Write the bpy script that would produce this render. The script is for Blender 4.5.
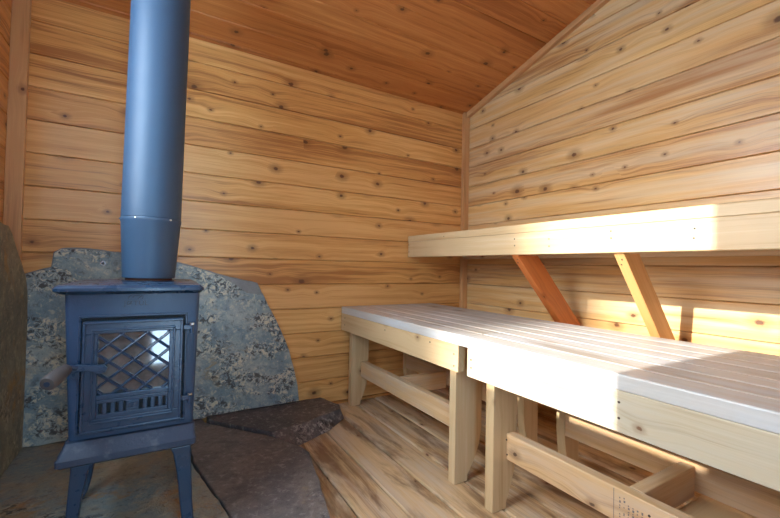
import bpy, math, random
from mathutils import Vector, Matrix

# ------------------------------------------------------------------ scene, camera, light
scene = bpy.context.scene
for o in list(bpy.data.objects):
    bpy.data.objects.remove(o)
COL = scene.collection
random.seed(7)

CAM = Vector((0, 0, 0.835))
FW = Vector((0.5090106, 0.86050644, 0.02090172))
RT = Vector((0.86029739, -0.50938311, 0.02042668))
UP = Vector((-0.02822427, -0.0075843, 0.99957284))
cd = bpy.data.cameras.new('camera')
cam = bpy.data.objects.new('camera', cd)
COL.objects.link(cam)
cd.sensor_width = 36.0
cd.lens = 388.23 / 780 * 36.0
cd.clip_start = 0.01
m = Matrix((RT, UP, -FW)).transposed().to_4x4()
m.translation = CAM
cam.matrix_world = m
scene.camera = cam

scene.view_settings.view_transform = 'Standard'
scene.view_settings.look = 'None'
scene.view_settings.gamma = 1.0
scene.view_settings.use_curve_mapping = False
scene.view_settings.exposure = 1.12

world = bpy.data.worlds.new('sky')
scene.world = world
world.use_nodes = True
wn = world.node_tree
wn.nodes.clear()
wo = wn.nodes.new('ShaderNodeOutputWorld')
wb = wn.nodes.new('ShaderNodeBackground')
SUN_DIR = Vector((1.0, -0.05, -0.425))
# blue sky with a bright haze around the low sun
wt = wn.nodes.new('ShaderNodeTexCoord')
wd = wn.nodes.new('ShaderNodeVectorMath')
wd.operation = 'DOT_PRODUCT'
wn.links.new(wt.outputs['Generated'], wd.inputs[0])
wd.inputs[1].default_value = (-SUN_DIR).normalized()
wm = wn.nodes.new('ShaderNodeMath')
wm.operation = 'MAXIMUM'
wm.inputs[1].default_value = 0.0
wn.links.new(wd.outputs['Value'], wm.inputs[0])
wp = wn.nodes.new('ShaderNodeMath')
wp.operation = 'POWER'
wp.inputs[1].default_value = 5.0
wn.links.new(wm.outputs[0], wp.inputs[0])
wx = wn.nodes.new('ShaderNodeMix')
wx.data_type = 'RGBA'
wn.links.new(wp.outputs[0], wx.inputs[0])
SKY_BLUE, SKY_HAZE = 6.5, 13.5
wx.inputs[6].default_value = (0.40 * SKY_BLUE, 0.70 * SKY_BLUE, 1.0 * SKY_BLUE, 1)
wx.inputs[7].default_value = (0.92 * SKY_HAZE, 0.97 * SKY_HAZE, 1.0 * SKY_HAZE, 1)
wn.links.new(wx.outputs[2], wb.inputs['Color'])
wb.inputs['Strength'].default_value = 1.0
wn.links.new(wb.outputs[0], wo.inputs[0])

sd = bpy.data.lights.new('sun', 'SUN')
sd.energy = 4.6
sd.angle = math.radians(0.8)
sd.color = (1.0, 0.95, 0.86)
sun = bpy.data.objects.new('sun', sd)
COL.objects.link(sun)
sun.rotation_euler = SUN_DIR.to_track_quat('-Z', 'Y').to_euler()
sun.location = (-6, 1, 4)

scene.cycles.max_bounces = 14
scene.cycles.diffuse_bounces = 10
scene.cycles.sample_clamp_indirect = 8.0


def portal(name, loc, sx, sy, direction):
    d = bpy.data.lights.new(name, 'AREA')
    d.shape = 'RECTANGLE'
    d.size = sx
    d.size_y = sy
    d.cycles.is_portal = True
    o = bpy.data.objects.new(name, d)
    COL.objects.link(o)
    o.location = loc
    o.rotation_euler = Vector(direction).to_track_quat('-Z', 'Z').to_euler()


# ------------------------------------------------------------------ room measures
XR, XL, YB, YF = 1.944, -0.56, 2.194, -0.40
ROW, ROW0 = 0.1415, 0.018
RIDGE_Y = 0.90
SLOPE = 0.260


def ceil_z(y):
    return 1.977 + SLOPE * min(YB - y, y - (2 * RIDGE_Y - YB))


WIN = (0.61, 1.42, 1.08, 1.95)      # opening in the left wall: y0, y1, z0, z1
DOOR = (-0.03, 0.22, 0.17, 1.90)     # doorway in the front wall: x0, x1, z0, z1
portal('window_daylight', (XL - 0.03, (WIN[0] + WIN[1]) / 2, (WIN[2] + WIN[3]) / 2), WIN[1] - WIN[0], WIN[3] - WIN[2], (1, 0, 0))
portal('door_daylight', ((DOOR[0] + DOOR[1]) / 2, YF - 0.03, (DOOR[2] + DOOR[3]) / 2), DOOR[1] - DOOR[0], DOOR[3] - DOOR[2], (0, 1, 0))


# ------------------------------------------------------------------ materials
def lin(r, g, b):
    f = lambda c: (c / 255 / 12.92) if c / 255 <= 0.04045 else ((c / 255 + 0.055) / 1.055) ** 2.4
    return (f(r), f(g), f(b), 1)


class NT:
    def __init__(s, name):
        s.m = bpy.data.materials.new(name)
        s.m.use_nodes = True
        s.t = s.m.node_tree
        s.t.nodes.clear()
        s.out = s.t.nodes.new('ShaderNodeOutputMaterial')
        s.p = s.t.nodes.new('ShaderNodeBsdfPrincipled')
        s.t.links.new(s.p.outputs[0], s.out.inputs[0])

    def link(s, a, b):
        if isinstance(a, (int, float)):
            b.default_value = a
        elif isinstance(a, tuple):
            b.default_value = a
        else:
            s.t.links.new(a, b)

    def math(s, op, a, b=0.0, c=None, clamp=False):
        n = s.t.nodes.new('ShaderNodeMath')
        n.operation = op
        n.use_clamp = clamp
        s.link(a, n.inputs[0])
        s.link(b, n.inputs[1])
        if c is not None:
            s.link(c, n.inputs[2])
        return n.outputs[0]

    def smooth(s, x, lo, hi, a=0.0, b=1.0):
        n = s.t.nodes.new('ShaderNodeMapRange')
        n.interpolation_type = 'SMOOTHSTEP'
        s.link(x, n.inputs[0])
        s.link(lo, n.inputs[1])
        s.link(hi, n.inputs[2])
        n.inputs[3].default_value = a
        n.inputs[4].default_value = b
        return n.outputs[0]

    def mix(s, f, a, b, mode='MIX'):
        n = s.t.nodes.new('ShaderNodeMix')
        n.data_type = 'RGBA'
        n.blend_type = mode
        s.link(f, n.inputs[0])
        s.link(a, n.inputs[6])
        s.link(b, n.inputs[7])
        return n.outputs[2]

    def comb(s, x, y, z=0.0):
        n = s.t.nodes.new('ShaderNodeCombineXYZ')
        s.link(x, n.inputs[0]); s.link(y, n.inputs[1]); s.link(z, n.inputs[2])
        return n.outputs[0]

    def noise(s, v, scale, detail=3.0, rough=0.55, dist=0.0, color=False):
        n = s.t.nodes.new('ShaderNodeTexNoise')
        s.link(v, n.inputs['Vector'])
        n.inputs['Scale'].default_value = scale
        n.inputs['Detail'].default_value = detail
        n.inputs['Roughness'].default_value = rough
        n.inputs['Distortion'].default_value = dist
        return n.outputs['Color' if color else 'Fac']

    def bump(s, h, strength, dist):
        n = s.t.nodes.new('ShaderNodeBump')
        n.inputs['Strength'].default_value = strength
        n.inputs['Distance'].default_value = dist
        s.link(h, n.inputs['Height'])
        s.t.links.new(n.outputs[0], s.p.inputs['Normal'])

    def coords(s, kind='Object'):
        return s.t.nodes.new('ShaderNodeTexCoord').outputs[kind]


def wood(name, light, mid, dark, knot=(92, 52, 28), knots=0.5, knot_cell=0.17, tone=0.25,
         rough=0.42, grain=1.0, stain=0.0, stain_col=(120, 85, 50), grey=0.0, grey_col=(190, 195, 205),
         warm=None, coat=0.0, tint=0.45, grey_len=3.0):
    """Plank wood read from the 'wc' attribute: along, across, a random number per plank."""
    n = NT(name)
    at = n.t.nodes.new('ShaderNodeAttribute')
    at.attribute_name = 'wc'
    sp = n.t.nodes.new('ShaderNodeSeparateXYZ')
    n.t.links.new(at.outputs['Vector'], sp.inputs[0])
    L, A, R = sp.outputs
    L1 = n.math('MULTIPLY_ADD', R, 37.0, L)
    A1 = n.math('MULTIPLY_ADD', R, 13.0, A)
    k = 1.0 / knot_cell
    v = n.t.nodes.new('ShaderNodeTexVoronoi')
    v.voronoi_dimensions = '2D'
    v.inputs['Scale'].default_value = 1.0
    n.link(n.comb(n.math('MULTIPLY', L1, k * 0.72), n.math('MULTIPLY', A1, k)), v.inputs['Vector'])
    kd = n.math('MULTIPLY', v.outputs['Distance'], knot_cell)
    kc = n.t.nodes.new('ShaderNodeSeparateColor')
    n.t.links.new(v.outputs['Color'], kc.inputs[0])
    keep = n.math('LESS_THAN', kc.outputs[0], knots)
    rad = n.math('MULTIPLY_ADD', n.math('POWER', kc.outputs[1], 2.0), 0.010, 0.0042)
    wob = n.math('MULTIPLY_ADD', n.noise(n.comb(L1, A1), 70.0, 2), 0.009, -0.0045)
    kd2 = n.math('ADD', kd, wob)
    core = n.math('MULTIPLY', n.smooth(kd2, n.math('MULTIPLY', rad, 0.55), n.math('MULTIPLY', rad, 1.15), 1, 0), keep)
    halo = n.math('MULTIPLY', n.smooth(kd2, rad, n.math('MULTIPLY', rad, 4.0), 1, 0), keep)
    swirl = n.math('MULTIPLY', n.smooth(kd, 0.0, 0.075, 1, 0), keep)
    A2 = n.math('MULTIPLY_ADD', swirl, 0.016, A1)
    wav = n.math('MULTIPLY_ADD', n.noise(n.comb(n.math('MULTIPLY', L1, 1.3), n.math('MULTIPLY', A1, 3.0)), 1.0, 2), 0.03, A2)
    g1 = n.noise(n.comb(n.math('MULTIPLY', L1, 1.1), n.math('MULTIPLY', wav, 38.0)), 1.0, 4, 0.6)
    g2 = n.noise(n.comb(n.math('MULTIPLY', L1, 5.0), n.math('MULTIPLY', wav, 230.0)), 1.0, 3, 0.6)
    g3 = n.noise(n.comb(n.math('MULTIPLY', L1, 0.9), n.math('MULTIPLY', A1, 7.0), R), 1.0, 3, 0.5)
    gg = n.math('ADD', n.math('MULTIPLY', n.math('SUBTRACT', g1, 0.5), 1.5 * grain),
                n.math('MULTIPLY', n.math('SUBTRACT', g2, 0.5), 0.8 * grain))
    gg = n.math('ADD', gg, n.math('MULTIPLY', n.math('SUBTRACT', g3, 0.5), 1.4))
    gg = n.math('ADD', gg, n.math('MULTIPLY', n.math('SUBTRACT', R, 0.5), tone * 2.4))
    f = n.math('ADD', gg, 0.5, clamp=True)
    lo = n.smooth(f, 0.0, 0.5)
    hi = n.smooth(f, 0.5, 1.0)
    c = n.mix(hi, n.mix(lo, lin(*dark), lin(*mid)), lin(*light))
    # a tint of its own for each plank
    wn_ = n.t.nodes.new('ShaderNodeTexWhiteNoise')
    wn_.noise_dimensions = '1D'
    n.link(n.math('MULTIPLY', R, 917.0), wn_.inputs['W'])
    c = n.mix(n.math('MULTIPLY', wn_.outputs['Value'], tint), c, lin(*(warm or mid)))
    if grey:
        gm = n.smooth(n.noise(n.comb(n.math('MULTIPLY', L1, grey_len), n.math('MULTIPLY', A1, 16.0)), 1.0, 4, 0.6), 0.38, 0.68)
        c = n.mix(n.math('MULTIPLY', gm, grey), c, lin(*grey_col))
    if stain:
        sm = n.smooth(n.noise(n.comb(n.math('MULTIPLY', L1, 2.2), n.math('MULTIPLY', A1, 9.0)), 1.0, 5, 0.65, 0.4), 0.46, 0.66)
        c = n.mix(n.math('MULTIPLY', sm, stain), c, lin(*stain_col))
    c = n.mix(n.math('MULTIPLY', halo, 0.5), c, lin(*(int((a + b) / 2) for a, b in zip(dark, knot))))
    c = n.mix(n.math('MULTIPLY', core, 0.9), c, lin(*knot))
    n.link(c, n.p.inputs['Base Color'])
    n.link(n.math('MULTIPLY_ADD', g1, 0.22, rough - 0.1), n.p.inputs['Roughness'])
    n.p.inputs['Specular IOR Level'].default_value = 0.45
    if coat:
        n.p.inputs['Coat Weight'].default_value = coat
        n.p.inputs['Coat Roughness'].default_value = 0.3
    n.bump(n.math('ADD', g2, n.math('MULTIPLY', g1, 1.5)), 0.25, 0.0015)
    return n.m


def stone(name, base, second, rust, pale, dark, rust_amt=0.5, pale_amt=0.5, dark_amt=0.5, scale=1.0, rough=0.6, band=1.0):
    """Cleft slate: broad tones, rusty blooms, bands of pale and dark flakes."""
    n = NT(name)
    co = n.coords()
    v = n.mix(0.10, co, n.noise(co, 7.0 * scale, 4, color=True))
    mp = n.t.nodes.new('ShaderNodeMapping')
    mp.inputs['Scale'].default_value = (1.0, 1.0, band)
    n.link(v, mp.inputs['Vector'])
    vb = mp.outputs[0]
    a = n.smooth(n.noise(v, 6.0 * scale, 8, 0.7), 0.36, 0.64)
    c = n.mix(a, lin(*base), lin(*second))
    b = n.noise(co, 38.0 * scale, 5, 0.7, 0.4)
    c = n.mix(n.math('MULTIPLY', n.smooth(b, 0.52, 0.66), 0.55), c, lin(*pale))
    c = n.mix(n.math('MULTIPLY', n.smooth(b, 0.47, 0.32), 0.5), c, lin(*dark))
    rz = n.noise(v, 4.2 * scale, 7, 0.7, 0.8)
    r = n.math('MULTIPLY', n.smooth(rz, 0.68 - 0.2 * rust_amt, 0.82 - 0.2 * rust_amt), n.smooth(n.noise(co, 30.0, 4, 0.7), 0.35, 0.6, 0.25, 0.9))
    c = n.mix(r, c, lin(*rust))
    zone = n.smooth(n.noise(vb, 4.5 * scale, 4, 0.6, 0.3), 0.66 - 0.25 * pale_amt, 0.74 - 0.25 * pale_amt)
    fl = n.noise(co, 52.0 * scale, 3, 0.65, 0.8)
    c = n.mix(n.math('MULTIPLY', n.smooth(fl, 0.53, 0.58), n.math('MULTIPLY', zone, 0.9)), c, lin(*pale))
    c = n.mix(n.math('MULTIPLY', n.smooth(fl, 0.47, 0.42), n.math('MULTIPLY', zone, 0.85)), c, lin(*dark))
    d = n.smooth(n.noise(v, 8.0 * scale, 8, 0.75, 1.2), 0.70 - 0.2 * dark_amt, 0.78 - 0.2 * dark_amt)
    c = n.mix(n.math('MULTIPLY', d, 0.8), c, lin(*dark))
    n.link(c, n.p.inputs['Base Color'])
    n.link(n.math('MULTIPLY_ADD', b, 0.3, rough - 0.15), n.p.inputs['Roughness'])
    h = n.math('ADD', n.noise(v, 14.0 * scale, 9, 0.7), n.math('MULTIPLY', fl, n.math('MULTIPLY_ADD', zone, 0.6, 0.15)))
    n.bump(h, 0.9, 0.012)
    return n.m


def paint(name, col, rough, bump=0.0, bscale=180.0, metallic=0.0, wear=None, spec=0.5):
    n = NT(name)
    co = n.coords()
    c = lin(*col)
    if wear:
        c = n.mix(n.math('MULTIPLY', n.smooth(n.noise(co, 16.0, 5, 0.7), 0.52, 0.75), 0.5), c, lin(*wear))
    n.link(c, n.p.inputs['Base Color'])
    n.p.inputs['Metallic'].default_value = metallic
    n.p.inputs['Specular IOR Level'].default_value = spec
    n.link(n.math('MULTIPLY_ADD', n.noise(co, 25.0, 3), 0.15, rough - 0.07), n.p.inputs['Roughness'])
    if bump:
        n.bump(n.noise(co, bscale, 3, 0.6), bump, 0.002)
    return n.m


M = {}
M['wall'] = wood('cedar_wall_boards', (238, 188, 120), (220, 162, 92), (168, 108, 52), knots=0.62, tone=0.20, tint=0.3,
                 warm=(200, 136, 82), rough=0.36, coat=0.15, grain=1.4, knot_cell=0.16)
M['wall_pale'] = wood('pale_streaked_cedar_boards', (234, 192, 126), (216, 170, 106), (168, 114, 62), knots=0.62, tone=0.20, tint=0.3,
                      warm=(204, 146, 92), rough=0.36, coat=0.2, grain=1.4, knot_cell=0.16, grey=0.6, grey_col=(226, 208, 170), grey_len=0.9)  # paler boards with pale streaks along their length
M['ceiling'] = wood('cedar_ceiling_boards', (212, 146, 84), (194, 124, 66), (156, 90, 44), knots=0.55, tone=0.18, tint=0.3, grain=1.3,
                    warm=(178, 104, 52), rough=0.42)
M['floor'] = wood('worn_floor_boards', (232, 206, 170), (214, 182, 138), (166, 124, 82), knots=0.25, tone=0.15,
                  rough=0.5, stain=0.8, stain_col=(112, 76, 46), grain=1.3, grey=0.5, grey_col=(206, 196, 184))
M['trim'] = wood('cedar_trim', (224, 178, 126), (206, 156, 104), (168, 116, 72), knots=0.15, tone=0.1, rough=0.45)
M['bench_top'] = wood('bleached_bench_planks', (206, 204, 200), (190, 186, 180), (156, 146, 132), knots=0.22, tone=0.12,
                      rough=0.36, grey=0.65, grey_col=(200, 208, 218), grain=0.8)
M['pine'] = wood('pale_pine_lumber', (226, 204, 170), (212, 184, 142), (188, 150, 104), knots=0.3, tone=0.1, rough=0.45,
                 grain=0.8, knot=(110, 70, 44), knot_cell=0.2)
M['pine_grey'] = wood('grey_shaded_pine_lumber', (208, 196, 174), (192, 178, 152), (162, 142, 112), knots=0.25, tone=0.1, rough=0.45,
                      grain=0.9, knot=(110, 76, 52), knot_cell=0.2, grey=0.4, grey_col=(186, 186, 178))  # weathered grey that also paints in shade on the nearer bench's apron
M['rail'] = wood('worn_pine_lumber', (230, 200, 158), (212, 174, 128), (176, 130, 84), knots=0.35, tone=0.1, rough=0.5,
                 grey=0.35, grey_col=(196, 190, 184), knot=(84, 58, 44), knot_cell=0.2)
M['brace'] = wood('orange_cedar_lumber', (206, 134, 74), (190, 110, 54), (156, 80, 36), knots=0.2, tone=0.15, rough=0.5)
M['brace_light'] = wood('golden_cedar_lumber', (230, 180, 122), (216, 158, 96), (184, 122, 66), knots=0.2, tone=0.1, rough=0.45)
M['slate_back'] = stone('mottled_grey_slate', (122, 142, 150), (172, 178, 172), (176, 146, 98), (222, 210, 182), (74, 65, 61),
                        rust_amt=0.45, pale_amt=0.80, dark_amt=0.15, band=2.2)
M['slate_left'] = stone('brown_green_slate', (117, 117, 103), (153, 144, 119), (176, 133, 70), (201, 187, 153), (65, 58, 51),
                        rust_amt=0.55, pale_amt=0.25, dark_amt=0.35)
M['slate_rusty'] = stone('rusty_hearth_slate', (134, 150, 154), (168, 156, 132), (178, 132, 74), (189, 178, 153), (56, 51, 49),
                         rust_amt=0.68, pale_amt=0.2, dark_amt=0.32, scale=1.0, rough=0.5)
M['slate_dark'] = stone('purple_grey_slate', (99, 94, 97), (131, 124, 119), (160, 144, 112), (169, 164, 160), (66, 54, 58),
                        rust_amt=0.42, pale_amt=0.15, dark_amt=0.4, rough=0.5)
M['slate_black'] = stone('charcoal_slate', (83, 79, 81), (108, 99, 97), (117, 101, 85), (180, 174, 167), (51, 47, 47),
                         rust_amt=0.1, pale_amt=0.3, dark_amt=0.35, rough=0.5)
M['slate_smooth'] = stone('smooth_grey_slate', (131, 133, 133), (144, 144, 142), (137, 131, 117), (153, 153, 149), (117, 117, 115),
                          rust_amt=0.0, pale_amt=0.0, dark_amt=0.0)
M['iron'] = paint('blue_black_cast_iron', (42, 66, 94), 0.36, 0.35, 210.0, wear=(70, 92, 124))
M['iron_smooth'] = paint('smooth_cast_iron', (38, 58, 82), 0.28, 0.1, 260.0)
M['iron_dusty'] = paint('ash_dusted_cast_iron', (46, 58, 78), 0.55, 0.5, 160.0, wear=(112, 118, 126))
M['iron_dark'] = paint('dark_cast_iron', (30, 42, 60), 0.4)  # darker iron tone for the raised lettering and emblem
M['pipe'] = paint('blue_grey_flue_paint', (54, 78, 102), 0.48, 0.04, 60.0)
M['rust'] = paint('rusty_iron', (96, 54, 36), 0.7, 0.4, 150.0)
M['black'] = paint('recess_shade_black', (14, 14, 15), 0.7)  # black paint stands in for shade in the door gap and air slots
M['chrome'] = paint('bright_steel', (210, 212, 215), 0.25, metallic=1.0)
M['grip'] = paint('worn_grey_wood_grip', (84, 78, 77), 0.55, 0.3, 120.0, wear=(80, 76, 78))
M['nail'] = paint('dark_nail', (70, 56, 48), 0.5)
M['ink'] = paint('grey_ink', (112, 104, 104), 0.8)
M['ground'] = paint('snow', (236, 240, 244), 0.9, 0.3, 20.0)
g = NT('sooty_stove_glass')
gc = g.coords()
g.link(g.mix(g.smooth(g.noise(gc, 14.0, 4, 0.6), 0.35, 0.65), lin(70, 68, 68), lin(112, 108, 104)), g.p.inputs['Base Color'])
g.p.inputs['Roughness'].default_value = 0.06
g.p.inputs['Specular IOR Level'].default_value = 0.9
g.p.inputs['Coat Weight'].default_value = 0.6
g.p.inputs['Coat Roughness'].default_value = 0.03
M['glass'] = g.m


# ------------------------------------------------------------------ mesh builder
class MB:
    def __init__(s):
        s.v, s.f, s.wc = [], [], []

    def face(s, pts, wcs=None):
        b = len(s.v)
        s.v += [Vector(p) for p in pts]
        s.f.append(tuple(range(b, b + len(pts))))
        s.wc += wcs if wcs else [(p[0], p[1] + p[2], 0.5) for p in pts]

    def poly(s, verts, faces, wcf):
        b = len(s.v)
        s.v += [Vector(p) for p in verts]
        for f in faces:
            s.f.append(tuple(b + i for i in f))
            s.wc += [wcf(verts[i]) for i in f]
        return b

    def loft(s, rings, wcf=None, cap=True):
        """Closed rings of equal length, joined in order, ends capped."""
        n = len(rings[0])
        verts = [p for r in rings for p in r]
        faces = []
        for k in range(len(rings) - 1):
            for i in range(n):
                j = (i + 1) % n
                faces.append((k * n + i, k * n + j, (k + 1) * n + j, (k + 1) * n + i))
        if cap:
            faces.append(tuple(reversed(range(n))))
            faces.append(tuple((len(rings) - 1) * n + i for i in range(n)))
        s.poly(verts, faces, wcf or (lambda p: (p[0], p[1] + p[2], 0.5)))

    def box(s, lo, hi, axis=1, rnd=None):
        rnd = random.random() if rnd is None else rnd
        (x0, y0, z0), (x1, y1, z1) = lo, hi
        vs = [(x0, y0, z0), (x1, y0, z0), (x1, y1, z0), (x0, y1, z0), (x0, y0, z1), (x1, y0, z1), (x1, y1, z1), (x0, y1, z1)]
        fs = [(3, 2, 1, 0), (4, 5, 6, 7), (0, 1, 5, 4), (1, 2, 6, 5), (2, 3, 7, 6), (3, 0, 4, 7)]
        oth = [a for a in range(3) if a != axis]
        s.poly(vs, fs, lambda p: (p[axis], p[oth[0]] + p[oth[1]], rnd))

    def plank(s, fn, L0, L1, A0, A1, thick, rnd, ch=0.003, gap=0.0009, depth=0.004):
        """A board with eased edges; fn maps (along, across, out) to the room."""
        a0, a1 = A0 + gap, A1 - gap
        prof = [(a0, -thick), (a1, -thick), (a1, -depth), (a1 - ch, 0), (a0 + ch, 0), (a0, -depth)]
        r0 = [fn(L0, a, d) for a, d in prof]
        r1 = [fn(L1, a, d) for a, d in prof]
        b = len(s.v)
        s.v += [Vector(p) for p in r0 + r1]
        wc0 = [(L0, a + d, rnd) for a, d in prof]
        wc1 = [(L1, a + d, rnd) for a, d in prof]
        n = 6
        for i in range(n):
            j = (i + 1) % n
            s.f.append((b + i, b + j, b + n + j, b + n + i))
            s.wc += [wc0[i], wc0[j], wc1[j], wc1[i]]
        s.f.append(tuple(b + i for i in reversed(range(n))))
        s.wc += [wc0[i] for i in reversed(range(n))]
        s.f.append(tuple(b + n + i for i in range(n)))
        s.wc += [wc1[i] for i in range(n)]

    def cyl(s, p0, p1, r0, r1=None, n=24, cap=True):
        p0, p1 = Vector(p0), Vector(p1)
        r1 = r0 if r1 is None else r1
        ax = (p1 - p0).normalized()
        u = ax.orthogonal().normalized()
        w = ax.cross(u)
        ring = lambda c, r: [c + (u * math.cos(2 * math.pi * i / n) + w * math.sin(2 * math.pi * i / n)) * r for i in range(n)]
        s.loft([ring(p0, r0), ring(p1, r1)], cap=cap)

    def lathe(s, c, prof, n=48):
        """Revolve (radius, z) pairs about the vertical through c."""
        s.loft([[(c[0] + r * math.cos(2 * math.pi * i / n), c[1] + r * math.sin(2 * math.pi * i / n), z) for i in range(n)] for r, z in prof])

    def tube(s, pts, r, n=10):
        pts = [Vector(p) for p in pts]
        rs = r if isinstance(r, list) else [r] * len(pts)
        rings = []
        t0 = (pts[1] - pts[0]).normalized()
        u = t0.orthogonal().normalized()
        for i, p in enumerate(pts):
            t = (pts[min(i + 1, len(pts) - 1)] - pts[max(i - 1, 0)]).normalized()
            u = (u - t * u.dot(t)).normalized()
            w = t.cross(u)
            rings.append([p + (u * math.cos(2 * math.pi * k / n) + w * math.sin(2 * math.pi * k / n)) * rs[i] for k in range(n)])
        s.loft(rings)


def obj(name, mb, mat, parent=None, bevel=0.0, seg=2, smooth=False, angle=35):
    off = parent.matrix_world.translation if parent else Vector((0, 0, 0))
    if parent:
        q = parent
        off = Vector((0, 0, 0))
        while q:
            off += q.location
            q = q.parent
    me = bpy.data.meshes.new(name)
    me.from_pydata([tuple(v - off) for v in mb.v], [], mb.f)
    at = me.attributes.new('wc', 'FLOAT_VECTOR', 'CORNER')
    at.data.foreach_set('vector', [c for w in mb.wc for c in w])
    import bmesh
    bm = bmesh.new()
    bm.from_mesh(me)
    bmesh.ops.recalc_face_normals(bm, faces=bm.faces)
    bm.to_mesh(me)
    bm.free()
    me.materials.append(mat)
    o = bpy.data.objects.new(name, me)
    COL.objects.link(o)
    o.parent = parent
    if bevel:
        b = o.modifiers.new('bevel', 'BEVEL')
        b.width = bevel
        b.segments = seg
        b.limit_method = 'ANGLE'
        b.angle_limit = math.radians(30)
        b.harden_normals = False
    if smooth:
        for p in me.polygons:
            p.use_smooth = True
        me.set_sharp_from_angle(angle=math.radians(angle))
    return o


def thing(name, label, cat, loc, group=None):
    o = bpy.data.objects.new(name, None)
    COL.objects.link(o)
    o.location = loc
    o.empty_display_size = 0.1
    return tag(o, label, cat, group)


def tag(o, label, cat, group=None):
    o['label'] = label
    o['category'] = cat
    if group:
        o['group'] = group
    return o


def struct(name, mb, mat, **k):
    o = obj(name, mb, mat, **k)
    o['kind'] = 'structure'
    return o


# ------------------------------------------------------------------ the room
def board_wall(name, fn, L0, L1, top, opening=None, seed=1, lim=None, mat='wall'):
    """Horizontal boards; lim(z) gives the run of a board at height z; opening = (L0, L1, z0, z1)."""
    rs = random.Random(seed)
    mb = MB()
    k = -1
    while ROW0 + k * ROW < top:
        a0, a1 = max(ROW0 + k * ROW, -0.035), min(ROW0 + (k + 1) * ROW, top)
        k += 1
        rnd = rs.random()
        if a1 - a0 < 0.004:
            continue
        l0, l1 = lim(a0) if lim else (L0, L1)
        l0, l1 = max(l0, L0), min(l1, L1)
        if l1 - l0 < 0.01:
            continue
        cuts = [a0, a1]
        if opening:
            cuts = sorted({a0, a1} | {z for op in opening for z in op[2:] if a0 < z < a1})
        for b0, b1 in zip(cuts, cuts[1:]):
            segs = [(l0, l1)]
            for op in opening or ():
                if op[2] <= (b0 + b1) / 2 <= op[3]:
                    segs = [q for s0, s1 in segs for q in ((s0, min(s1, op[0])), (max(s0, op[1]), s1)) if q[1] > q[0]]
            for s0, s1 in segs:
                if s1 - s0 > 0.01:
                    mb.plank(fn, s0, s1, b0, b1, 0.02, rnd)
                    r0 = [fn(s, a, d) for s, a, d in ((s0, b0, -0.02), (s1, b0, -0.02), (s1, b1, -0.02), (s0, b1, -0.02))]
                    r1 = [fn(s, a, d) for s, a, d in ((s0, b0, -0.05), (s1, b0, -0.05), (s1, b1, -0.05), (s0, b1, -0.05))]
                    mb.loft([r0, r1], lambda p: (p[0] + p[1], p[2], rnd))
    return struct(name, mb, M[mat])


gable = lambda z: (max(2 * RIDGE_Y - YB + (z - 1.977) / SLOPE, -9) - 0.03, YB - (z - 1.977) / SLOPE + 0.03) if z > 1.95 else (-9, 9)
board_wall('wall_back', lambda l, a, d: (l, YB - d, a), XL - 0.05, XR + 0.05, 2.02, seed=5)
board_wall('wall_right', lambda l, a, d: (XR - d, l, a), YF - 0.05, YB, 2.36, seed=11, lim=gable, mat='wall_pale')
board_wall('wall_left', lambda l, a, d: (XL + d, l, a), YF - 0.05, YB, 2.36, opening=[WIN], seed=23, lim=gable)
board_wall('wall_front', lambda l, a, d: (l, YF + d, a), XL - 0.05, XR + 0.05, 2.03, opening=[DOOR], seed=31)

mb = MB()
rs = random.Random(3)
sec = math.hypot(1, SLOPE)
for side in (0, 1):
    sgn = 1 if side == 0 else -1
    nrm = Vector((0, -SLOPE * sgn, -1)).normalized()
    run = (YB + 0.06 - RIDGE_Y) * sec

    def cf(l, a, d, sgn=sgn, nrm=nrm):
        y = (YB + 0.06 - a / sec) if sgn == 1 else (2 * RIDGE_Y - YB - 0.06 + a / sec)
        return Vector((l, y, 1.977 - 0.06 * SLOPE + a / sec * SLOPE)) + nrm * d
    a = -0.05
    while a < run:
        b = min(a + 0.1415, run)
        a_ = max(a, 0.0)
        if b - a_ > 0.004:
            r = rs.random()
            mb.plank(cf, XL - 0.05, XR + 0.05, a_, b, 0.02, r)
        a += 0.1415
    q = [cf(XL - 0.05, 0, -0.02), cf(XR + 0.05, 0, -0.02), cf(XR + 0.05, run, -0.02), cf(XL - 0.05, run, -0.02)]
    mb.loft([q, [p + Vector((0, 0, 0.04)) for p in q]])
struct('ceiling', mb, M['ceiling'])

mb = MB()
rs = random.Random(19)
a = 0.595 - 8 * 0.1525
while a < XR:
    mb.plank(lambda l, a, d: (a, l, d), YF - 0.05, YB, max(a, XL), min(a + 0.1525, XR), 0.03, rs.random(), ch=0.005, gap=0.0028, depth=0.006)
    a += 0.1525
mb.box((XL - 0.05, YF - 0.05, -0.06), (XR + 0.05, YB + 0.05, -0.03))
struct('floor', mb, M['floor'])

mb = MB()
mb.box((-30, -30, -0.5), (30, 30, -0.4))
struct('ground', mb, M['ground'])

# trims
mb = MB()
mb.box((XR - 0.05, YB - 0.03, 0.0), (XR, YB, 1.985), axis=2, rnd=0.62)
struct('trim_1', mb, M['trim'], bevel=0.004)
mb = MB()
mb.box((XL, YB - 0.022, 0.0), (XL + 0.058, YB, 1.985), axis=2, rnd=0.31)
struct('trim_2', mb, M['trim'], bevel=0.003)
mb = MB()
for (ya, yb) in ((YB, RIDGE_Y), (RIDGE_Y, 2 * RIDGE_Y - YB + 0.02)):
    for x0, x1, h in ((XR - 0.032, XR, 0.034),):
        mb.loft([[(x0, y, ceil_z(y) - h), (x1, y, ceil_z(y) - h), (x1, y, ceil_z(y) + 0.004), (x0, y, ceil_z(y) + 0.004)] for y in (ya, yb)],
                lambda p: (p[1], p[0] + p[2] * 0.1, 0.44))
struct('trim_3', mb, M['trim'], bevel=0.003)
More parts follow.
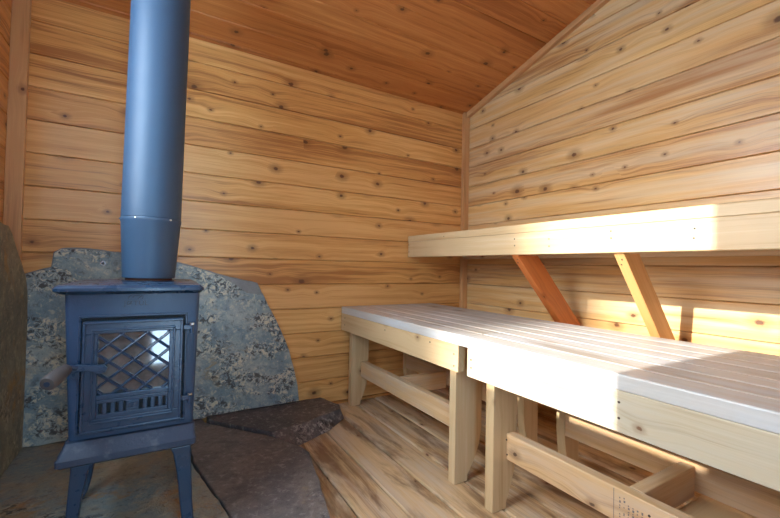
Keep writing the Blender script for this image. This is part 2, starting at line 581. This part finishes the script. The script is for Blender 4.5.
# frames of the openings behind and beside the camera
mb = MB()
y0, y1, z0, z1 = WIN
for lo, hi, ax in (((XL - 0.06, y0 - 0.06, z0 - 0.06), (XL + 0.015, y1 + 0.06, z0), 1), ((XL - 0.06, y0 - 0.06, z1), (XL + 0.015, y1 + 0.06, z1 + 0.06), 1),
                   ((XL - 0.06, y0 - 0.06, z0), (XL + 0.015, y0, z1), 2), ((XL - 0.06, y1, z0), (XL + 0.015, y1 + 0.06, z1), 2)):
    mb.box(lo, hi, ax)
struct('window_1', mb, M['trim'], bevel=0.003)
# an unseen sheer sheet, added to fade the sun patch at its far edge
n = NT('sun_softener_cloth')
tr = n.t.nodes.new('ShaderNodeBsdfTransparent')
tr.inputs[0].default_value = (0.95, 0.95, 0.95, 1)
tl = n.t.nodes.new('ShaderNodeBsdfTranslucent')
tl.inputs[0].default_value = (0.4, 0.4, 0.4, 1)
mx = n.t.nodes.new('ShaderNodeMixShader')
cs = n.t.nodes.new('ShaderNodeSeparateXYZ')
n.t.links.new(n.coords(), cs.inputs[0])
n.t.links.new(n.smooth(cs.outputs[1], -0.18, 0.14, 0.02, 0.96), mx.inputs[0])   # less transparent towards its far end, so the sun fades gradually
n.t.links.new(tr.outputs[0], mx.inputs[1])
n.t.links.new(tl.outputs[0], mx.inputs[2])
n.t.links.new(mx.outputs[0], n.out.inputs[0])
mb = MB()
N = 90
for k in range(N):
    ya, yb = [1.10 + 0.36 * q / N for q in (k, k + 1)]
    xa, xb = [XL + 0.045 + 0.008 * math.sin(q * 0.62) + 0.004 * math.sin(q * 0.23) for q in (k, k + 1)]
    mb.face([(xa, ya, 1.03), (xb, yb, 1.03), (xb, yb, 2.025), (xa, ya, 2.025)])
cur = thing('sun_softener', 'unseen sheer sheet added to soften the far edge of the sun patch', 'sun_softener', (XL + 0.045, 1.28, 2.02))
obj('softener_sheet', mb, n.m, parent=cur)
mb = MB()
mb.cyl((XL + 0.045, 0.56, 2.032), (XL + 0.045, 1.50, 2.032), 0.006, n=12)
for y in (0.60, 1.47):
    mb.box((XL + 0.001, y - 0.006, 2.026), (XL + 0.045, y + 0.006, 2.038))
obj('sun_softener_rod', mb, M['nail'], parent=cur)
mb = MB()
x0, x1, z0, z1 = DOOR
for lo, hi, ax in (((x0 - 0.06, YF - 0.06, 0), (x0, YF + 0.015, z1), 2), ((x0, YF - 0.06, z0 - 0.03), (x1, YF + 0.02, z0), 0), ((x1, YF - 0.06, 0), (x1 + 0.06, YF + 0.015, z1), 2),
                   ((x0 - 0.06, YF - 0.06, z1), (x1 + 0.06, YF + 0.015, z1 + 0.06), 0)):
    mb.box(lo, hi, ax)
struct('door_1', mb, M['trim'], bevel=0.003)


# ------------------------------------------------------------------ slate
def slab(name, fn, top, bottom, thick, mat, label, cat, parent=None, jit=0.004, step=0.03, seed=0, bevel=0.005):
    """A split stone: outline points (u, v) with a ragged edge, extruded from 0 down to -thick."""
    rs = random.Random(seed)
    t, b = [], []
    for i in range(len(top)):
        p, q = Vector(top[i]), Vector(top[(i + 1) % len(top)])
        pb, qb = Vector(bottom[i]), Vector(bottom[(i + 1) % len(top)])
        n = max(1, int((q - p).length / step))
        for k in range(n):
            f = k / n
            j = Vector((rs.uniform(-jit, jit), rs.uniform(-jit, jit))) if k else Vector((0, 0))
            t.append(p.lerp(q, f) + j)
            b.append(pb.lerp(qb, f) + j * 0.6 + Vector((rs.uniform(-jit, jit), rs.uniform(-jit, jit))) * (0.5 if k else 0))
    mb = MB()
    mb.loft([[fn(u, v, -thick) for u, v in b], [fn(u, v, 0) for u, v in t]])
    o = obj(name, mb, mat, parent=parent, bevel=bevel, seg=2)
    if label:
        tag(o, label, cat)
    return o


flat = lambda z: (lambda u, v, d: (u, v, z + d))
h1 = [(XL + 0.004, 2.188), (0.095, 2.188), (0.125, 1.80), (0.132, 1.70), (0.161, 1.544), (0.195, 1.372), (0.208, 1.29), (0.25, 1.02), (0.24, 0.80),
      (-0.1, 0.76), (XL + 0.004, 0.80)]
slab('hearth_stone', flat(0.05), h1, h1, 0.0495, M['slate_rusty'], 'rust-stained slate hearth slab on the floor under the stove legs', 'hearth slab', seed=1, jit=0.003)
h2 = [(0.100, 2.188), (0.205, 2.188), (0.215, 2.118), (0.452, 1.824), (0.548, 1.655), (0.563, 1.584), (0.53, 1.38), (0.478, 1.142), (0.44, 0.96), (0.36, 0.82),
      (0.246, 0.80), (0.256, 1.02), (0.214, 1.29), (0.201, 1.372), (0.167, 1.544), (0.138, 1.70), (0.131, 1.80)]
slab('hearth_stone', flat(0.05), h2, h2, 0.0495, M['slate_dark'], 'purple-grey slate hearth slab right of the stove, ending on the floorboards', 'hearth slab', seed=2, jit=0.003)
h3t = [(0.225, 2.188), (0.834, 2.188), (0.888, 2.03), (0.862, 1.958), (0.70, 1.895), (0.50, 1.84), (0.465, 1.838), (0.228, 2.128)]
h3b = [(0.225, 2.188), (0.845, 2.188), (0.905, 2.02), (0.892, 1.965), (0.768, 1.855), (0.583, 1.765), (0.52, 1.76), (0.228, 2.128)]
slab('edging_stone', flat(0.06), h3t, h3b, 0.0595, M['slate_black'], 'charcoal slab with a rough chipped edge lying beside the wall, raised above the floorboards', 'stone slab', seed=3, jit=0.004, bevel=0.006)

bw = lambda y: (lambda u, v, d: (u, y - d, v))
ob = [(-0.505, 0.0550), (0.21, 0.0550), (0.235, 0.0650), (0.70, 0.0650), (0.69, 0.150), (0.664, 0.26), (0.623, 0.388), (0.56, 0.53), (0.479, 0.686), (0.457, 0.735), (0.315, 0.767),
      (0.219, 0.797), (0.075, 0.839), (-0.16, 0.879), (-0.30, 0.893), (-0.37, 0.889), (-0.396, 0.870), (-0.402, 0.806), (-0.425, 0.800), (-0.505, 0.768)]
o = slab('slate_panel', bw(2.170), ob, ob, 0.022, M['slate_smooth'], 'tall mottled grey slate slab leaning on the wall behind the stove', 'stone slab', seed=4, jit=0.003)
fr = [(-0.505, 0.0550), (0.21, 0.0550), (0.235, 0.0650), (0.70, 0.0650), (0.69, 0.150), (0.664, 0.26), (0.623, 0.388), (0.56, 0.53), (0.482, 0.680), (0.45, 0.675), (0.40, 0.683),
      (0.345, 0.725), (0.27, 0.770), (0.19, 0.800), (0.075, 0.834), (-0.16, 0.874), (-0.30, 0.888), (-0.37, 0.884), (-0.392, 0.866), (-0.398, 0.803), (-0.425, 0.796), (-0.502, 0.764)]
l = slab('face_layer', bw(2.164), [(u, v) for u, v in fr], fr, 0.006, M['slate_back'], None, None, parent=o, seed=5, jit=0.003, bevel=0.002)
l['label'] = 'mottled grey and tan cleft face of the slate'
mb = MB()
mb.loft([[(-0.221 + r * math.cos(a * math.pi / 12), yy, 0.826 + r * math.sin(a * math.pi / 12)) for a in range(24)] for r, yy in ((0.010, 2.164), (0.010, 2.1605), (0.006, 2.1605), (0.005, 2.1635))])
w = obj('washer', mb, M['chrome'], parent=o)
mb = MB()
mb.cyl((-0.221, 2.164, 0.826), (-0.221, 2.1615, 0.826), 0.005, n=12)
obj('screw_head', mb, M['nail'], parent=w)

lw = lambda x: (lambda u, v, d: (x + d, u, v))
ol = [(2.158, 0.0550), (2.158, 0.60), (2.142, 0.71), (2.108, 0.773), (2.03, 0.84), (1.968, 0.889), (1.925, 0.93), (1.882, 0.955), (1.80, 0.962), (1.55, 0.95), (1.30, 0.90), (1.12, 0.74), (1.05, 0.40), (1.04, 0.0550)]
slab('slate_panel', lw(-0.467), ol, ol, 0.045, M['slate_left'], 'brown-green slate slab standing against the left wall', 'stone slab', seed=6, jit=0.003)
mb = MB()


# ------------------------------------------------------------------ benches
def taper_leg(x0, x1, y0, y1, ztop, wbot, zt, rnd, flip=False, zb=0.0):
    """A plank leg whose inner edge sweeps in towards the foot."""
    mb = MB()
    w = x1 - x0
    side = [(0, zb), (wbot, zb)]
    for k in range(6):
        f = k / 5
        side.append((wbot + (w - wbot) * math.sin(f * math.pi / 2) ** 0.9, zb + (zt - zb) * (0.12 + 0.88 * f)))
    side += [(w, ztop), (0, ztop)]
    pts = [((x1 - u) if flip else (x0 + u), z) for u, z in side]
    mb.loft([[(x, y0, z) for x, z in pts], [(x, y1, z) for x, z in pts]], lambda p: (p[2], p[0] + p[1], rnd))
    return mb


def nails(parent, pts, normal=(-1, 0, 0)):
    for p in pts:
        mb = MB()
        p = Vector(p)
        mb.cyl(p + Vector(normal) * -0.001, p + Vector(normal) * 0.0012, 0.0032, n=10)
        obj('nail_head', mb, M['nail'], parent=parent)


ZT = 0.59


def bench(y0, y1, label, wide, cross_y, nail_pts, seed):
    rs = random.Random(seed)
    t = thing('low_bench', label, 'bench', (1.29, (y0 + y1) / 2, 0), 'low benches along the right wall')
    mb = MB()
    n, w = 7, 0.0965
    for i in range(n):
        a0 = 0.956 + i * w
        e = rs.uniform(-0.004, 0.003)
        mb.plank(lambda l, a, d: (a, l, ZT + d), y0 + max(0, e), y1 - max(0, -e), a0, a0 + w, 0.039, rs.random(), ch=0.0025, gap=0.0014, depth=0.003)
    obj('seat_planks', mb, M['bench_top'], parent=t, bevel=0.0015, seg=1)
    fb0, fb1 = y0 + 0.0, y1 - 0.0
    if seed == 1:
        fb0 = y0 + 0.024          # the gap in the aprons where the two benches meet
    else:
        fb1 = y1 - 0.024
    z0a, z1a = 0.449, 0.5505
    mb = MB(); mb.box((0.958, fb0, z0a), (0.996, fb1, z1a), 1, rs.random())
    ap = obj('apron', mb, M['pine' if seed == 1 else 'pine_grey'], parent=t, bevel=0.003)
    nails(ap, nail_pts)
    mb = MB(); mb.box((1.57, y0 + 0.024, z0a), (1.608, y1 - 0.024, z1a), 1, rs.random())
    obj('apron', mb, M['pine'], parent=t, bevel=0.003)
    for yy in (y0 + 0.042, y1 - 0.080):
        mb = MB(); mb.box((0.997, yy, z0a), (1.569, yy + 0.037, z1a), 0, rs.random())
        obj('end_apron', mb, M['pine'], parent=t, bevel=0.003)
    ylo, yhi = y0 + 0.080, y1 - 0.080 if seed == 2 else y1 - 0.030
    if seed == 1:
        yhi = 2.152
    for i, (ya, yb) in enumerate(((ylo, ylo + 0.038), (yhi - 0.038, yhi))):
        wd = wide[i]
        lt = z0a - 0.0005 if (seed == 2 or i == 0) else z0a - 0.0005
        obj('leg', taper_leg(0.998, 0.998 + wd, ya, yb, lt, 0.068, 0.20, rs.random()), M['pine'], parent=t, bevel=0.003)
        obj('leg', taper_leg(1.385, 1.478, ya, yb, lt, 0.055, 0.22, rs.random(), flip=True), M['pine'], parent=t, bevel=0.003)
    rl, rh = ylo + 0.0385, yhi - 0.0385
    mb = MB(); mb.box((1.06, rl, 0.172), (1.098, rh, 0.262), 1, rs.random())
    r = obj('front_rail', mb, M['rail'], parent=t, bevel=0.003)
    mb = MB(); mb.box((1.386, rl, 0.187), (1.424, rh, 0.277), 1, rs.random())
    obj('back_rail', mb, M['rail'], parent=t, bevel=0.003)
    mb = MB(); mb.box((1.0985, cross_y, 0.172), (1.3855, cross_y + 0.038, 0.262), 0, rs.random())
    obj('cross_rail', mb, M['rail'], parent=t, bevel=0.003)
    return t, r


bf, rf = bench(1.087, 2.188, 'low pine bench with tapered legs ending against the back wall', (0.138, 0.115), 1.70,
               [(0.958, 1.134, 0.514), (0.958, 1.133, 0.47), (0.958, 1.285, 0.532), (0.958, 1.654, 0.526), (0.958, 2.133, 0.526), (0.958, 2.133, 0.485)], 1)
bn, rn = bench(-0.012, 1.086, 'nearer low pine bench, crossed by a shadow edge, with printed marks on its rail', (0.115, 0.115), 0.536,
               [(0.958, 1.041, 0.512), (0.958, 1.040, 0.484), (0.958, 0.525, 0.522), (0.958, 0.525, 0.484)], 2)
mb = MB()
mb.box((1.06, 0.40, 0.130), (1.424, 0.533, 0.1705), 0, 0.3)
obj('lower_board', mb, M['pine'], parent=bn, bevel=0.003)
# faint printed grade mark on the front rail, unreadable lines of small strokes
mb = MB()
rs = random.Random(8)
for c in range(6):
    y = 0.578 - c * 0.011
    z = 0.250 - (0.0 if c < 2 else 0.018)
    while z > 0.18:
        h = rs.uniform(0.004, 0.009)
        if rs.random() < 0.85:
            mb.box((1.0594, y - rs.uniform(0.002, 0.0045), z - h), (1.0599, y, z - h * rs.uniform(0.1, 0.6)))
        z -= h + 0.002
mb.box((1.0594, 0.592, 0.175), (1.0599, 0.5932, 0.258))
obj('grade_stamp', mb, M['ink'], parent=rn)
nails(rn, [(1.06, 0.505, 0.232), (1.06, 0.965, 0.240), (1.06, 0.962, 0.190)])

# upper bench on the right wall, carried on two slanting braces
ub = thing('upper_bench', 'high pine bench on slanting braces along the right wall', 'bench', (1.69, 1.1, 0.905))
mb = MB()
rs = random.Random(41)
for i in range(5):
    a0 = 1.430 + i * 0.1025
    mb.plank(lambda l, a, d: (a, l, 1.046 + d), -0.12, 2.188, a0, a0 + 0.1025, 0.040, rs.random(), ch=0.004, gap=0.002, depth=0.005)
obj('seat_planks', mb, M['pine'], parent=ub, bevel=0.0015, seg=1)
mb = MB(); mb.box((1.433, -0.12, 0.905), (1.471, 2.186, 1.0055), 1, 0.42)
ap = obj('apron', mb, M['pine'], parent=ub, bevel=0.003)
nails(ap, [(1.433, 1.274, 0.979), (1.433, 1.273, 0.948), (1.433, 1.086, 0.970), (1.433, 1.085, 0.939), (1.433, 0.819, 0.959), (1.433, 0.82, 0.985),
           (1.433, 2.176, 0.986), (1.433, 2.174, 0.939), (1.433, 1.804, 1.022), (1.433, 0.56, 0.945), (1.433, 0.558, 0.975)])
mb = MB(); mb.box((1.890, -0.12, 0.905), (1.928, 2.160, 1.0055), 1, 0.7)
obj('wall_cleat', mb, M['pine'], parent=ub, bevel=0.003)
for (ya, yb, xf, sl, wx, mat, rnd) in ((1.256, 1.294, 1.431, 1.024, 0.148, 'brace', 0.2), (0.782, 0.820, 1.447, 1.217, 0.112, 'brace_light', 0.86)):
    mb = MB()
    zt = 0.9045
    xw = 1.9425
    pts = [(xf, zt), (xf + wx, zt), (xw, zt - (xw - xf - wx) * sl), (xw, zt - (xw - xf) * sl)]
    mb.loft([[(x, y, z) for x, z in pts] for y in (ya, yb)], lambda p, sl=sl, rnd=rnd: ((p[0] - p[2]) * 0.7, (p[0] * sl + p[2]) * 0.7 + p[1], rnd))
    b = obj('brace', mb, M[mat], parent=ub, bevel=0.003)
    if mat == 'brace':
        b['label'] = 'orange cedar brace'
    nails(b, [(xf + 0.02, (ya + yb) / 2 - 0.004, zt - 0.02 * sl), (xf + 0.035, (ya + yb) / 2 + 0.006, zt - 0.035 * sl)], (-0.72, 0, -0.69))

# ------------------------------------------------------------------ the stove
SX, SYF = -0.052, 1.275
st = thing('wood_stove', 'small blue-black cast iron wood stove on the slate hearth', 'stove', (SX, 1.48, 0.05))


def rrect(x0, x1, y0, y1, z, r=0.015, n=4):
    pts = []
    for cx, cy, a0 in ((x1 - r, y1 - r, 0), (x0 + r, y1 - r, 90), (x0 + r, y0 + r, 180), (x1 - r, y0 + r, 270)):
        for k in range(n + 1):
            a = math.radians(a0 + 90 * k / n)
            pts.append((cx + r * math.cos(a), cy + r * math.sin(a), z))
    return pts


mb = MB()
mb.loft([rrect(-0.191, 0.096, SYF, 1.685, 0.372, 0.012), rrect(-0.209, 0.104, SYF, 1.70, 0.748, 0.012)])
body = obj('body', mb, M['iron'], parent=st, smooth=True)
mb = MB()
mb.loft([rrect(-0.216, 0.104, 1.262, 1.715, 0.7485, 0.012), rrect(-0.230, 0.113, 1.248, 1.728, 0.757, 0.016), rrect(-0.230, 0.113, 1.248, 1.728, 0.765, 0.016),
         rrect(-0.222, 0.105, 1.256, 1.72, 0.772, 0.014)])
top = obj('top_plate', mb, M['iron_smooth'], parent=st, smooth=True, angle=30)
mb = MB()
mb.lathe((-0.030, 1.500), [(0.075, 0.7725), (0.075, 0.776), (0.060, 0.776), (0.060, 0.7725)], 40)
mb.loft([rrect(-0.16, 0.10, 1.31, 1.70, 0.7722, 0.03), rrect(-0.155, 0.095, 1.315, 1.695, 0.7738, 0.03)])
c = obj('cooking_plate', mb, M['iron_smooth'], parent=st, smooth=True)
mb = MB()
mb.loft([rrect(-0.202, 0.096, 1.240, 1.70, 0.319, 0.006), rrect(-0.209, 0.102, 1.232, 1.71, 0.325, 0.008), rrect(-0.209, 0.102, 1.232, 1.71, 0.340, 0.008),
         rrect(-0.204, 0.099, 1.240, 1.70, 0.346, 0.008), rrect(-0.194, 0.099, 1.262, 1.692, 0.3715, 0.008)])
obj('base_flange', mb, M['iron_dusty'], parent=st, smooth=True, angle=25)


def stove_leg(x0, x1, s, yf, yb, dy):
    mb = MB()
    rings = []
    for z, a, b, ex, q in ((0.3185, 0.0, 0.012, 0, 0), (0.300, 0.0, 0.003, 0, .1), (0.24, 0.006, -0.004, 0, .4), (0.16, 0.013, -0.008, 0.0, .7), (0.11, 0.020, -0.009, 0.004, .9),
                           (0.075, 0.030, -0.010, 0.012, 1), (0.058, 0.044, -0.010, 0.018, 1), (0.0505, 0.046, -0.010, 0.018, 1)):
        # a: drift outwards, b: widening inwards
        if s > 0:
            xa, xb = x0 + a * 0.7 - b, x1 + a * 0.6
        else:
            xa, xb = x0 - a * 0.6, x1 - a * 0.7 + b
        rings.append([(xa, yf + dy * q - ex, z), (xb, yf + dy * q - ex, z), (xb, yb + dy * q, z), (xa, yb + dy * q, z)])
    mb.loft(rings)
    return obj('leg', mb, M['iron_smooth'], parent=st, bevel=0.004, seg=2)


stove_leg(-0.180, -0.146, -1, 1.246, 1.285, 0)
stove_leg(0.049, 0.090, 1, 1.246, 1.285, 0)
stove_leg(-0.188, -0.154, -1, 1.63, 1.67, 0.0)
stove_leg(0.052, 0.090, 1, 1.63, 1.67, 0.0)


def ring_xz(mb, x0, x1, z0, z1, w, ya, yb, wb=None):
    """A rectangular moulding in the stove's front plane, ya nearer the room."""
    wb = w if wb is None else wb
    for a, b in (((x0, z1 - w), (x1, z1)), ((x0, z0), (x1, z0 + wb)), ((x0, z0 + wb), (x0 + w, z1 - w)), ((x1 - w, z0 + wb), (x1, z1 - w))):
        mb.box((a[0], ya, a[1]), (b[0], yb, b[1]))


mb = MB()
ring_xz(mb, -0.176, 0.073, 0.384, 0.692, 0.006, 1.267, 1.2745)
obj('door_surround', mb, M['iron_smooth'], parent=st, bevel=0.002)

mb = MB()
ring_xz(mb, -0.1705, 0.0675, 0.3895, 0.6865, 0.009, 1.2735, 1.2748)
obj('door_gap_shade', mb, M['black'], parent=st)  # black strip painting the shade in the gap around the door
mb = MB()   # the door: broad frame, raised lip, inner lip
ring_xz(mb, -0.166, 0.062, 0.391, 0.678, 0.033, 1.258, 1.2745)
ring_xz(mb, -0.166, 0.062, 0.391, 0.678, 0.007, 1.253, 1.258)
ring_xz(mb, -0.147, 0.043, 0.412, 0.658, 0.006, 1.254, 1.258)
mb.box((-0.134, 1.257, 0.473), (0.030, 1.2745, 0.486))
door = obj('door', mb, M['iron_smooth'], parent=st, bevel=0.0022)
mb = MB()
gx0, gx1, gz0, gz1 = -0.133, 0.029, 0.486, 0.645
mb.box((gx0, 1.2685, gz0), (gx1, 1.2715, gz1))
obj('glass', mb, M['glass'], parent=door)
# lattice: crossed bars clipped to the opening
mb = MB()
px, pz, nx, nz = 0.056, 0.047, -0.110, 0.617


def clip(p, d):
    t0, t1 = -9, 9
    for o, dd, lo, hi in ((p[0], d[0], gx0, gx1), (p[1], d[1], gz0, gz1)):
        a, b = (lo - o) / dd, (hi - o) / dd
        t0, t1 = max(t0, min(a, b)), min(t1, max(a, b))
    return t0, t1


for sg in (1, -1):
    for k in range(-8, 9):
        p = (nx + k * px, nz)
        d = (px / 2, sg * pz / 2)
        t0, t1 = clip(p, d)
        if t1 - t0 < 0.12:
            continue
        a = Vector((p[0] + d[0] * t0, 0, p[1] + d[1] * t0))
        b = Vector((p[0] + d[0] * t1, 0, p[1] + d[1] * t1))
        u = (b - a).normalized()
        wv = Vector((-u.z, 0, u.x))
        h = 0.0038
        yo = 0.0001 * sg
        mb.loft([[q - wv * h + Vector((0, 1.267, 0)), q - wv * h * 0.8 + Vector((0, 1.2605 + yo, 0)), q + Vector((0, 1.2585 + yo, 0)), q + wv * h * 0.8 + Vector((0, 1.2605 + yo, 0)), q + wv * h + Vector((0, 1.267, 0))]
                 for q in (a, b)])
obj('lattice', mb, M['iron_smooth'], parent=door)
# draught slots with bars between
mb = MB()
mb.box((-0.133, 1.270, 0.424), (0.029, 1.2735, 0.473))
obj('air_slot_backing', mb, M['black'], parent=door)  # black sheet painting the shade inside the slots
mb = MB()
mb.box((-0.133, 1.258, 0.463), (0.029, 1.2695, 0.473))
mb.box((-0.133, 1.258, 0.424), (0.029, 1.2695, 0.436))
n = 9
pitch = 0.162 / n
for i in range(n + 1):
    xc = -0.133 + i * pitch
    mb.box((max(-0.133, xc - 0.0052), 1.258, 0.436), (min(0.029, xc + 0.0052), 1.2695, 0.463))
mb.box((-0.068, 1.2555, 0.436), (-0.038, 1.2695, 0.464))
obj('air_grille', mb, M['iron_smooth'], parent=door, bevel=0.0015)
mb = MB()
ring_xz(mb, -0.064, -0.042, 0.441, 0.460, 0.0035, 1.2535, 1.2555)
mb.box((-0.0545, 1.2535, 0.4445), (-0.0515, 1.2555, 0.456))
obj('air_regulator', mb, M['iron_smooth'], parent=door, bevel=0.001)
# hinges
for z in (0.651, 0.450):
    mb = MB()
    mb.box((0.0625, 1.2535, z - 0.006), (0.088, 1.2655, z + 0.006))
    mb.cyl((0.084, 1.258, z - 0.018), (0.084, 1.258, z + 0.006), 0.0055, n=14)
    h = obj('hinge', mb, M['iron_smooth'], parent=st, bevel=0.0012)
    mb = MB()
    mb.cyl((0.084, 1.2575, z + 0.0062), (0.084, 1.2575, z + 0.0115), 0.0062, n=14)
    obj('hinge_pin', mb, M['chrome'], parent=h, smooth=True)
# latch and handle
mb = MB()
mb.box((-0.188, 1.252, 0.536), (-0.168, 1.2745, 0.566))
mb.loft([[(-0.186, y, 0.553), (-0.150, y, 0.557), (-0.128, y, 0.545), (-0.114, y, 0.548), (-0.110, y, 0.558), (-0.118, y, 0.567), (-0.150, y, 0.569), (-0.172, y, 0.573), (-0.188, y, 0.571)] for y in (1.239, 1.2515)])
mb.cyl((-0.122, 1.236, 0.558), (-0.122, 1.2395, 0.558), 0.006, n=14)
latch = obj('latch', mb, M['iron_smooth'], parent=st, bevel=0.0015)
mb = MB()
mb.tube([(-0.172, 1.243, 0.565), (-0.184, 1.238, 0.569), (-0.194, 1.225, 0.568), (-0.199, 1.212, 0.565)], 0.007)
arm = obj('handle_arm', mb, M['iron_smooth'], parent=latch, smooth=True)
p0, p1 = Vector((-0.1905, 1.234, 0.5685)), Vector((-0.2145, 1.163, 0.5515))
mb = MB()
mb.tube([p0.lerp(p1, f) for f in (0, 0.06, 0.3, 0.6, 0.93, 1.0)], [0.010, 0.0135, 0.016, 0.0175, 0.0178, 0.0145], n=20)
grip = obj('handle_grip', mb, M['grip'], parent=arm, smooth=True, angle=50)
grip['label'] = 'round grey wooden handle grip'
mb = MB()
ax = (p1 - p0).normalized()
mb.cyl(p1 - ax * 0.0005, p1 + ax * 0.0015, 0.0065, n=16)
obj('latch_bolt', mb, M['iron_smooth'], parent=latch)
# raised lettering and strokes
cu = bpy.data.curves.new('lettering', 'FONT')
cu.body = 'JØTUL'
cu.size = 0.0185
cu.extrude = 0.0014
cu.offset = 0.0003
cu.space_character = 1.08
cu.align_x = 'CENTER'
tmp = bpy.data.objects.new('lettering_tmp', cu)
COL.objects.link(tmp)
bpy.context.view_layer.update()
me = bpy.data.meshes.new_from_object(tmp.evaluated_get(bpy.context.evaluated_depsgraph_get()))
bpy.data.objects.remove(tmp)
me.transform(Matrix.Translation(Vector((-0.053, SYF - 0.0008, 0.716)) - Vector((SX, 1.48, 0.05))) @ Matrix.Rotation(math.pi / 2, 4, 'X'))
me.materials.clear()
me.materials.append(M['iron_dark'])
lt = bpy.data.objects.new('lettering', me)
COL.objects.link(lt)
lt.parent = st
mb = MB()
for pts in (((-0.072, 0.735), (-0.069, 0.741), (-0.063, 0.7455)), ((-0.062, 0.737), (-0.058, 0.7425), (-0.053, 0.746)), ((-0.053, 0.741), (-0.048, 0.7445), (-0.045, 0.745)),
            ((-0.050, 0.734), (-0.045, 0.738), (-0.040, 0.743)), ((-0.040, 0.734), (-0.037, 0.737))):
    mb.tube([(x, SYF - 0.0003, z) for x, z in pts], 0.0013, n=6)
obj('emblem', mb, M['iron_dark'], parent=st)

# ------------------------------------------------------------------ the flue
fl = thing('stove_pipe', 'blue-grey metal flue pipe rising from the stove top to the ceiling', 'pipe', (-0.030, 1.500, 0.7745))
fl.rotation_euler.y = 0.011          # it leans a little
cz = ceil_z(1.5)
mb = MB()
mb.lathe((-0.030, 1.500), [(0.084, 0.977), (0.085, 0.978), (0.085, 1.30), (0.085, cz + 0.05)], 64)
obj('upper_pipe', mb, M['pipe'], parent=fl, smooth=True)
mb = MB()
mb.lathe((-0.030, 1.500), [(0.072, 0.784), (0.0745, 0.785), (0.0745, 0.790), (0.0845, 0.962), (0.0862, 0.966), (0.0862, 0.974), (0.0852, 0.9765)], 64)
obj('pipe_reducer', mb, M['pipe'], parent=fl, smooth=True, angle=50)
mb = MB()
mb.lathe((-0.030, 1.500), [(0.066, 0.7765), (0.066, 0.786)], 40)
o = obj('flue_spigot', mb, M['rust'], parent=fl, smooth=True)
o['label'] = 'rusty flue spigot'
for a in (-118, -28 - 25, 178):
    d = Vector((math.cos(math.radians(a)), math.sin(math.radians(a)), 0))
    mb = MB()
    c0 = Vector((-0.030, 1.500, 0.972)) + d * 0.0855
    mb.cyl(c0, c0 + d * 0.004, 0.0028, n=10)
    obj('screw_head', mb, M['chrome'], parent=fl)
mb = MB()
mb.lathe((-0.030, 1.500), [(0.0856, cz - 0.045), (0.13, cz - 0.045), (0.13, cz - 0.040), (0.0856, cz + 0.04)], 48)
obj('ceiling_collar', mb, M['pipe'], parent=fl, smooth=True)
